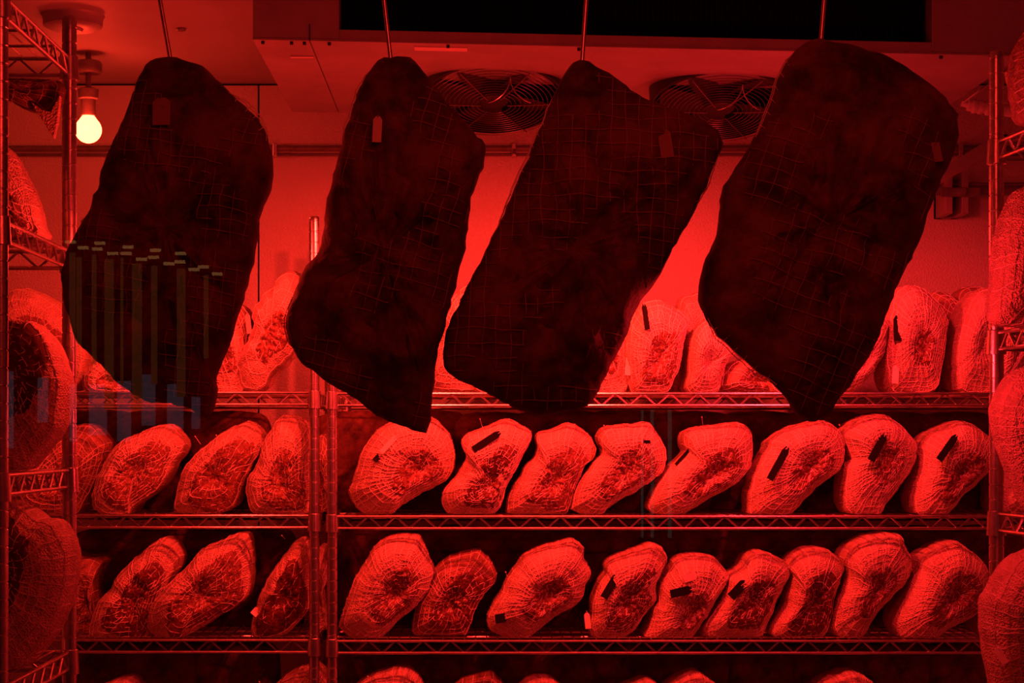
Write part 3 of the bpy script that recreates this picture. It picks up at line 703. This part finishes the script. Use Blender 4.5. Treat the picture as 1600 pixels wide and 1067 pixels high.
q = [wp(x, y, 2.97)-dh.location for x, y in ((50, 160), (66, 172), (80, 176), (94, 150), (90, 190), (84, 216), (74, 200), (62, 182))]
MB().add([p-Vector((0, .004, 0)) for p in q]+[p+Vector((0, .012, 0)) for p in q], [tuple(range(8)), tuple(range(15, 7, -1))]+[(i, i+8, (i+1) % 8+8, (i+1) % 8) for i in range(8)]).build('net_tail', 'ham_rind', dh)
# right rack hams
GR = 'hams on the right rack'
ham('pale ham at right edge, on the second shelf of the right rack', [(1567,510),(1562,440),(1566,370),(1580,322),(1602,292),(1660,280),(1710,400),(1700,510)], 2.93, LVR[1], c=(1640,400), face=0, back=.1, group=GR)
ham('ribbed ham at right edge, on the third shelf of right rack', [(1561,650),(1571,605),(1600,576),(1650,570),(1700,640),(1700,806),(1625,806),(1597,760),(1574,705)], 2.93, LVR[2], c=(1640,680), face=0, back=.1, net=(8, 40), group=GR)
ham('big netted ham with pale square tag at lower right corner', [(1547,945),(1561,920),(1575,890),(1600,868),(1660,860),(1730,950),(1710,1121),(1580,1121),(1562,1070),(1551,1015)], 2.86, LVR[3], c=(1650,990), face=0, back=.12, net=(9, 34), tags=[(1557,1020,26,15,115,W_,.008)], group=GR)
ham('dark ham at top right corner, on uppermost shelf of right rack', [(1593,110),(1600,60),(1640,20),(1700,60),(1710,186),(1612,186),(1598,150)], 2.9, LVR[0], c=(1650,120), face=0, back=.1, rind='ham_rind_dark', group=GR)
h = thing('meat_scrap', 'small dangling strip of netted meat right of the right post top', 'meat', wp(1580, 105, 3.3))
pts = [(1572,112),(1580,104),(1586,115),(1588,130),(1587,148),(1583,156),(1582,146),(1577,134),(1574,124)]
q = [wp(x, y, 3.3)-h.location for x, y in pts]; n9 = len(q); cc = sum(q, Vector())/n9
MB().add(q+[p+Vector((0, .012, 0)) for p in q]+[cc-Vector((0, .006, 0))], [(i, (i+1) % n9, 2*n9) for i in range(n9)]+[tuple(range(2*n9-1, n9-1, -1))]+[(i, i+n9, (i+1) % n9+n9, (i+1) % n9) for i in range(n9)]).build('strip', 'ham_rind', h)
MB().tube([(0, 0, 0), wp(1600, 88, 3.3)-h.location, wp(1640, 60, 3.2)-h.location], 0.001, 5).build('string', 'net_string', h)

# ------------------------------------------------------------ hanging meats
HB = 2.75
hang = [
 ('leftmost dark netted slab of meat hanging from a hook',
  [(235,95),(262,90),(290,95),(318,107),(352,140),(385,170),(408,195),(424,255),(418,300),(405,330),(395,400),(375,470),(358,530),(337,580),(334,620),(325,650),(305,643),(285,632),(220,620),(185,597),(150,562),(120,530),(105,490),(95,440),(105,390),(125,355),(150,300),(165,250),(190,190),(210,140),(222,110)],
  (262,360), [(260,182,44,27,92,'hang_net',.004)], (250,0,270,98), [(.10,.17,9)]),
 ('second hanging slab of meat from left, with bulging left side',
  [(590,95),(605,90),(640,92),(660,110),(690,150),(720,185),(755,225),(752,260),(735,310),(728,370),(712,440),(695,500),(681,560),(675,620),(668,668),(645,669),(600,652),(560,625),(520,600),(480,572),(458,545),(447,505),(455,470),(475,420),(500,385),(510,320),(530,240),(545,190),(565,130)],
  (600,400), [(592,210,42,14,88,W_,.02)], (600,0,613,100), [(.90,.985,9),(.66,.72,5)]),
 ('third hanging slab of meat from left, widest in the centre of the photo',
  [(905,93),(915,94),(960,120),(1000,150),(1060,172),(1100,190),(1128,215),(1115,260),(1090,320),(1060,370),(1030,430),(1000,472),(975,530),(945,590),(920,630),(880,642),(840,645),(790,628),(750,605),(710,587),(695,565),(700,520),(725,460),(755,400),(790,330),(820,260),(850,190),(868,145),(885,112)],
  (900,390), [(1036,230,46,20,97,'hang_net',.004)], (916,0,908,102), [(.80,.95,6),(.19,.25,6)]),
 ('rightmost and largest dark slab of meat hanging from a hook',
  [(1245,78),(1275,62),(1330,70),(1380,85),(1440,120),(1485,160),(1497,195),(1490,240),(1460,310),(1430,390),(1400,450),(1375,520),(1350,570),(1320,612),(1295,645),(1268,656),(1245,640),(1225,612),(1190,580),(1150,545),(1115,510),(1095,470),(1100,420),(1125,360),(1130,300),(1160,250),(1195,190),(1215,130),(1230,95)],
  (1300,350), [(1455,235,46,13,98,'hang_net',.004)], (1288,0,1281,70), [(.90,.99,5),(.60,.70,8)]),
]
for i, (lab, out_, c_, tg, rod, eds) in enumerate(hang):
    ham(lab, out_, HB, None, c=c_, front=.045, back=.06, face=0, rind='hang_rind', net=None, grid=((8, 18, 0.0), (14, 20, .05), (2, 21, -.18), (20, 24, .12))[i], netmat='hang_net', netr=.0006, tilt_lr=0,
        tags=tg, name='hanging_meat', cat='meat', rough=1.6, edges=eds, N=140, lump=.03, group='slabs of meat on hooks')
    hk = thing('hanging_hook', ('leftmost', 'second from left', 'third from left', 'rightmost')[i]+' thin metal hook rod at the top of the photo', 'hook', wp(rod[2], rod[3], HB+.008), 0, 'hook rods over the hanging meats')
    a = Vector((0, 0, -.015)); b_ = wp(rod[0], rod[1], HB+.008)-hk.location; up = (b_-a).normalized()
    zt = H+0.86-hk.location.z; top = a+up*((zt-a.z)/up.z)
    MB().tube([a, top], 0.0034, 10).build('rod', 'chrome', hk)
    MB().tube([top+Vector((0, 0.02*math.sin(q_)-0.0, 0.016*(1-math.cos(q_)))) for q_ in [PI*k/8 for k in range(9)]], 0.0034, 8).build('hook_eye', 'chrome', hk)
t = thing('hanging_rail', 'steel rail above the photo that carries the four hooks', 'rail', (0.1, HB+.008, H+0.876))
MB().tube([(-1.3, 0, 0), (1.3, 0, 0)], 0.011, 14).build('rail', 'chrome', t)
for x in (-1.1, 0, 1.1): MB().tube([(x, 0, 0), (x, 0, CEIL-H-0.876)], 0.006, 8).build('rail_stem', 'chrome', t)

# ------------------------------------------------------------ drapes and strips outside, light on them put in as glow, mirrored in the pane
YR = -2.0; DV = 2*YF-YR
def rx(px): return (px-PX)*DV/F
def rz_(py): return H+(PY-py)*DV/F
t = thing('lit_drapes', 'row of warm lit vertical drapes mirrored over leftmost hanging meat', 'curtain', (rx(110), YR, rz_(640)))
for x0, x1, ya, yb in ((108,118,395,560),(119,128,402,590),(143,151,398,600),(163,178,405,640),(188,193,402,600),(206,222,412,640),(236,246,415,600),(276,290,420,620),(318,326,430,560)):
    m = MB(); r = (rx(x1)-rx(x0))/2; m.lathe([(r, rz_(yb)-rz_(640)), (r, rz_(ya)-rz_(640))], 10, c=(rx((x0+x1)/2)-rx(110), 0, 0)); m.build('drape', 'drape_glow', t)
for x, y in ((110,378),(130,387),(152,389),(156,380),(176,396),(197,396),(200,386),(221,405),(240,402),(243,391),(264,412),(281,409),(282,396),(303,421),(318,417),(339,428)):
    xa = rx(x)-rx(110); za = rz_(y)-rz_(640)
    MB().box(xa-.0125, xa+.0125, -.006, .006, za-.0035, za+.0035).build('clip', 'clip_glow', t, False, .001)
t = thing('lit_blinds', 'pale blue window strips mirrored low left in the pane', 'blinds', (rx(110), YR-.1, rz_(700)))
DV2 = 2*YF-YR+.1
def rx2(px): return (px-PX)*DV2/F
def rz2(py): return H+(PY-py)*DV2/F
for x0, x1, ya, yb in ((12,20,580,700),(60,74,590,660),(110,118,600,690),(140,166,600,680),(184,204,595,690),(222,242,585,665),(262,286,600,670),(300,312,620,670)):
    MB().box(rx2(x0)-rx(110), rx2(x1)-rx(110), -.01, .01, rz2(yb)-rz_(700), rz2(ya)-rz_(700)).build('slat', 'blue_window', t, False)
t = thing('grey_glow_strips', 'faint grey vertical strips mirrored right of centre in pane', 'strip light', (rx2(1050), YR-.1, rz2(840)))  # added emitters, placed only for a faint reflection in the pane
for x0, x1 in ((1002, 1005), (1017, 1021), (1044, 1049)):
    MB().box(rx2(x0)-rx2(1050), rx2(x1)-rx2(1050), -.01, .01, 0, rz2(640)-rz2(840)).build('strip', 'grey_glow', t, False)
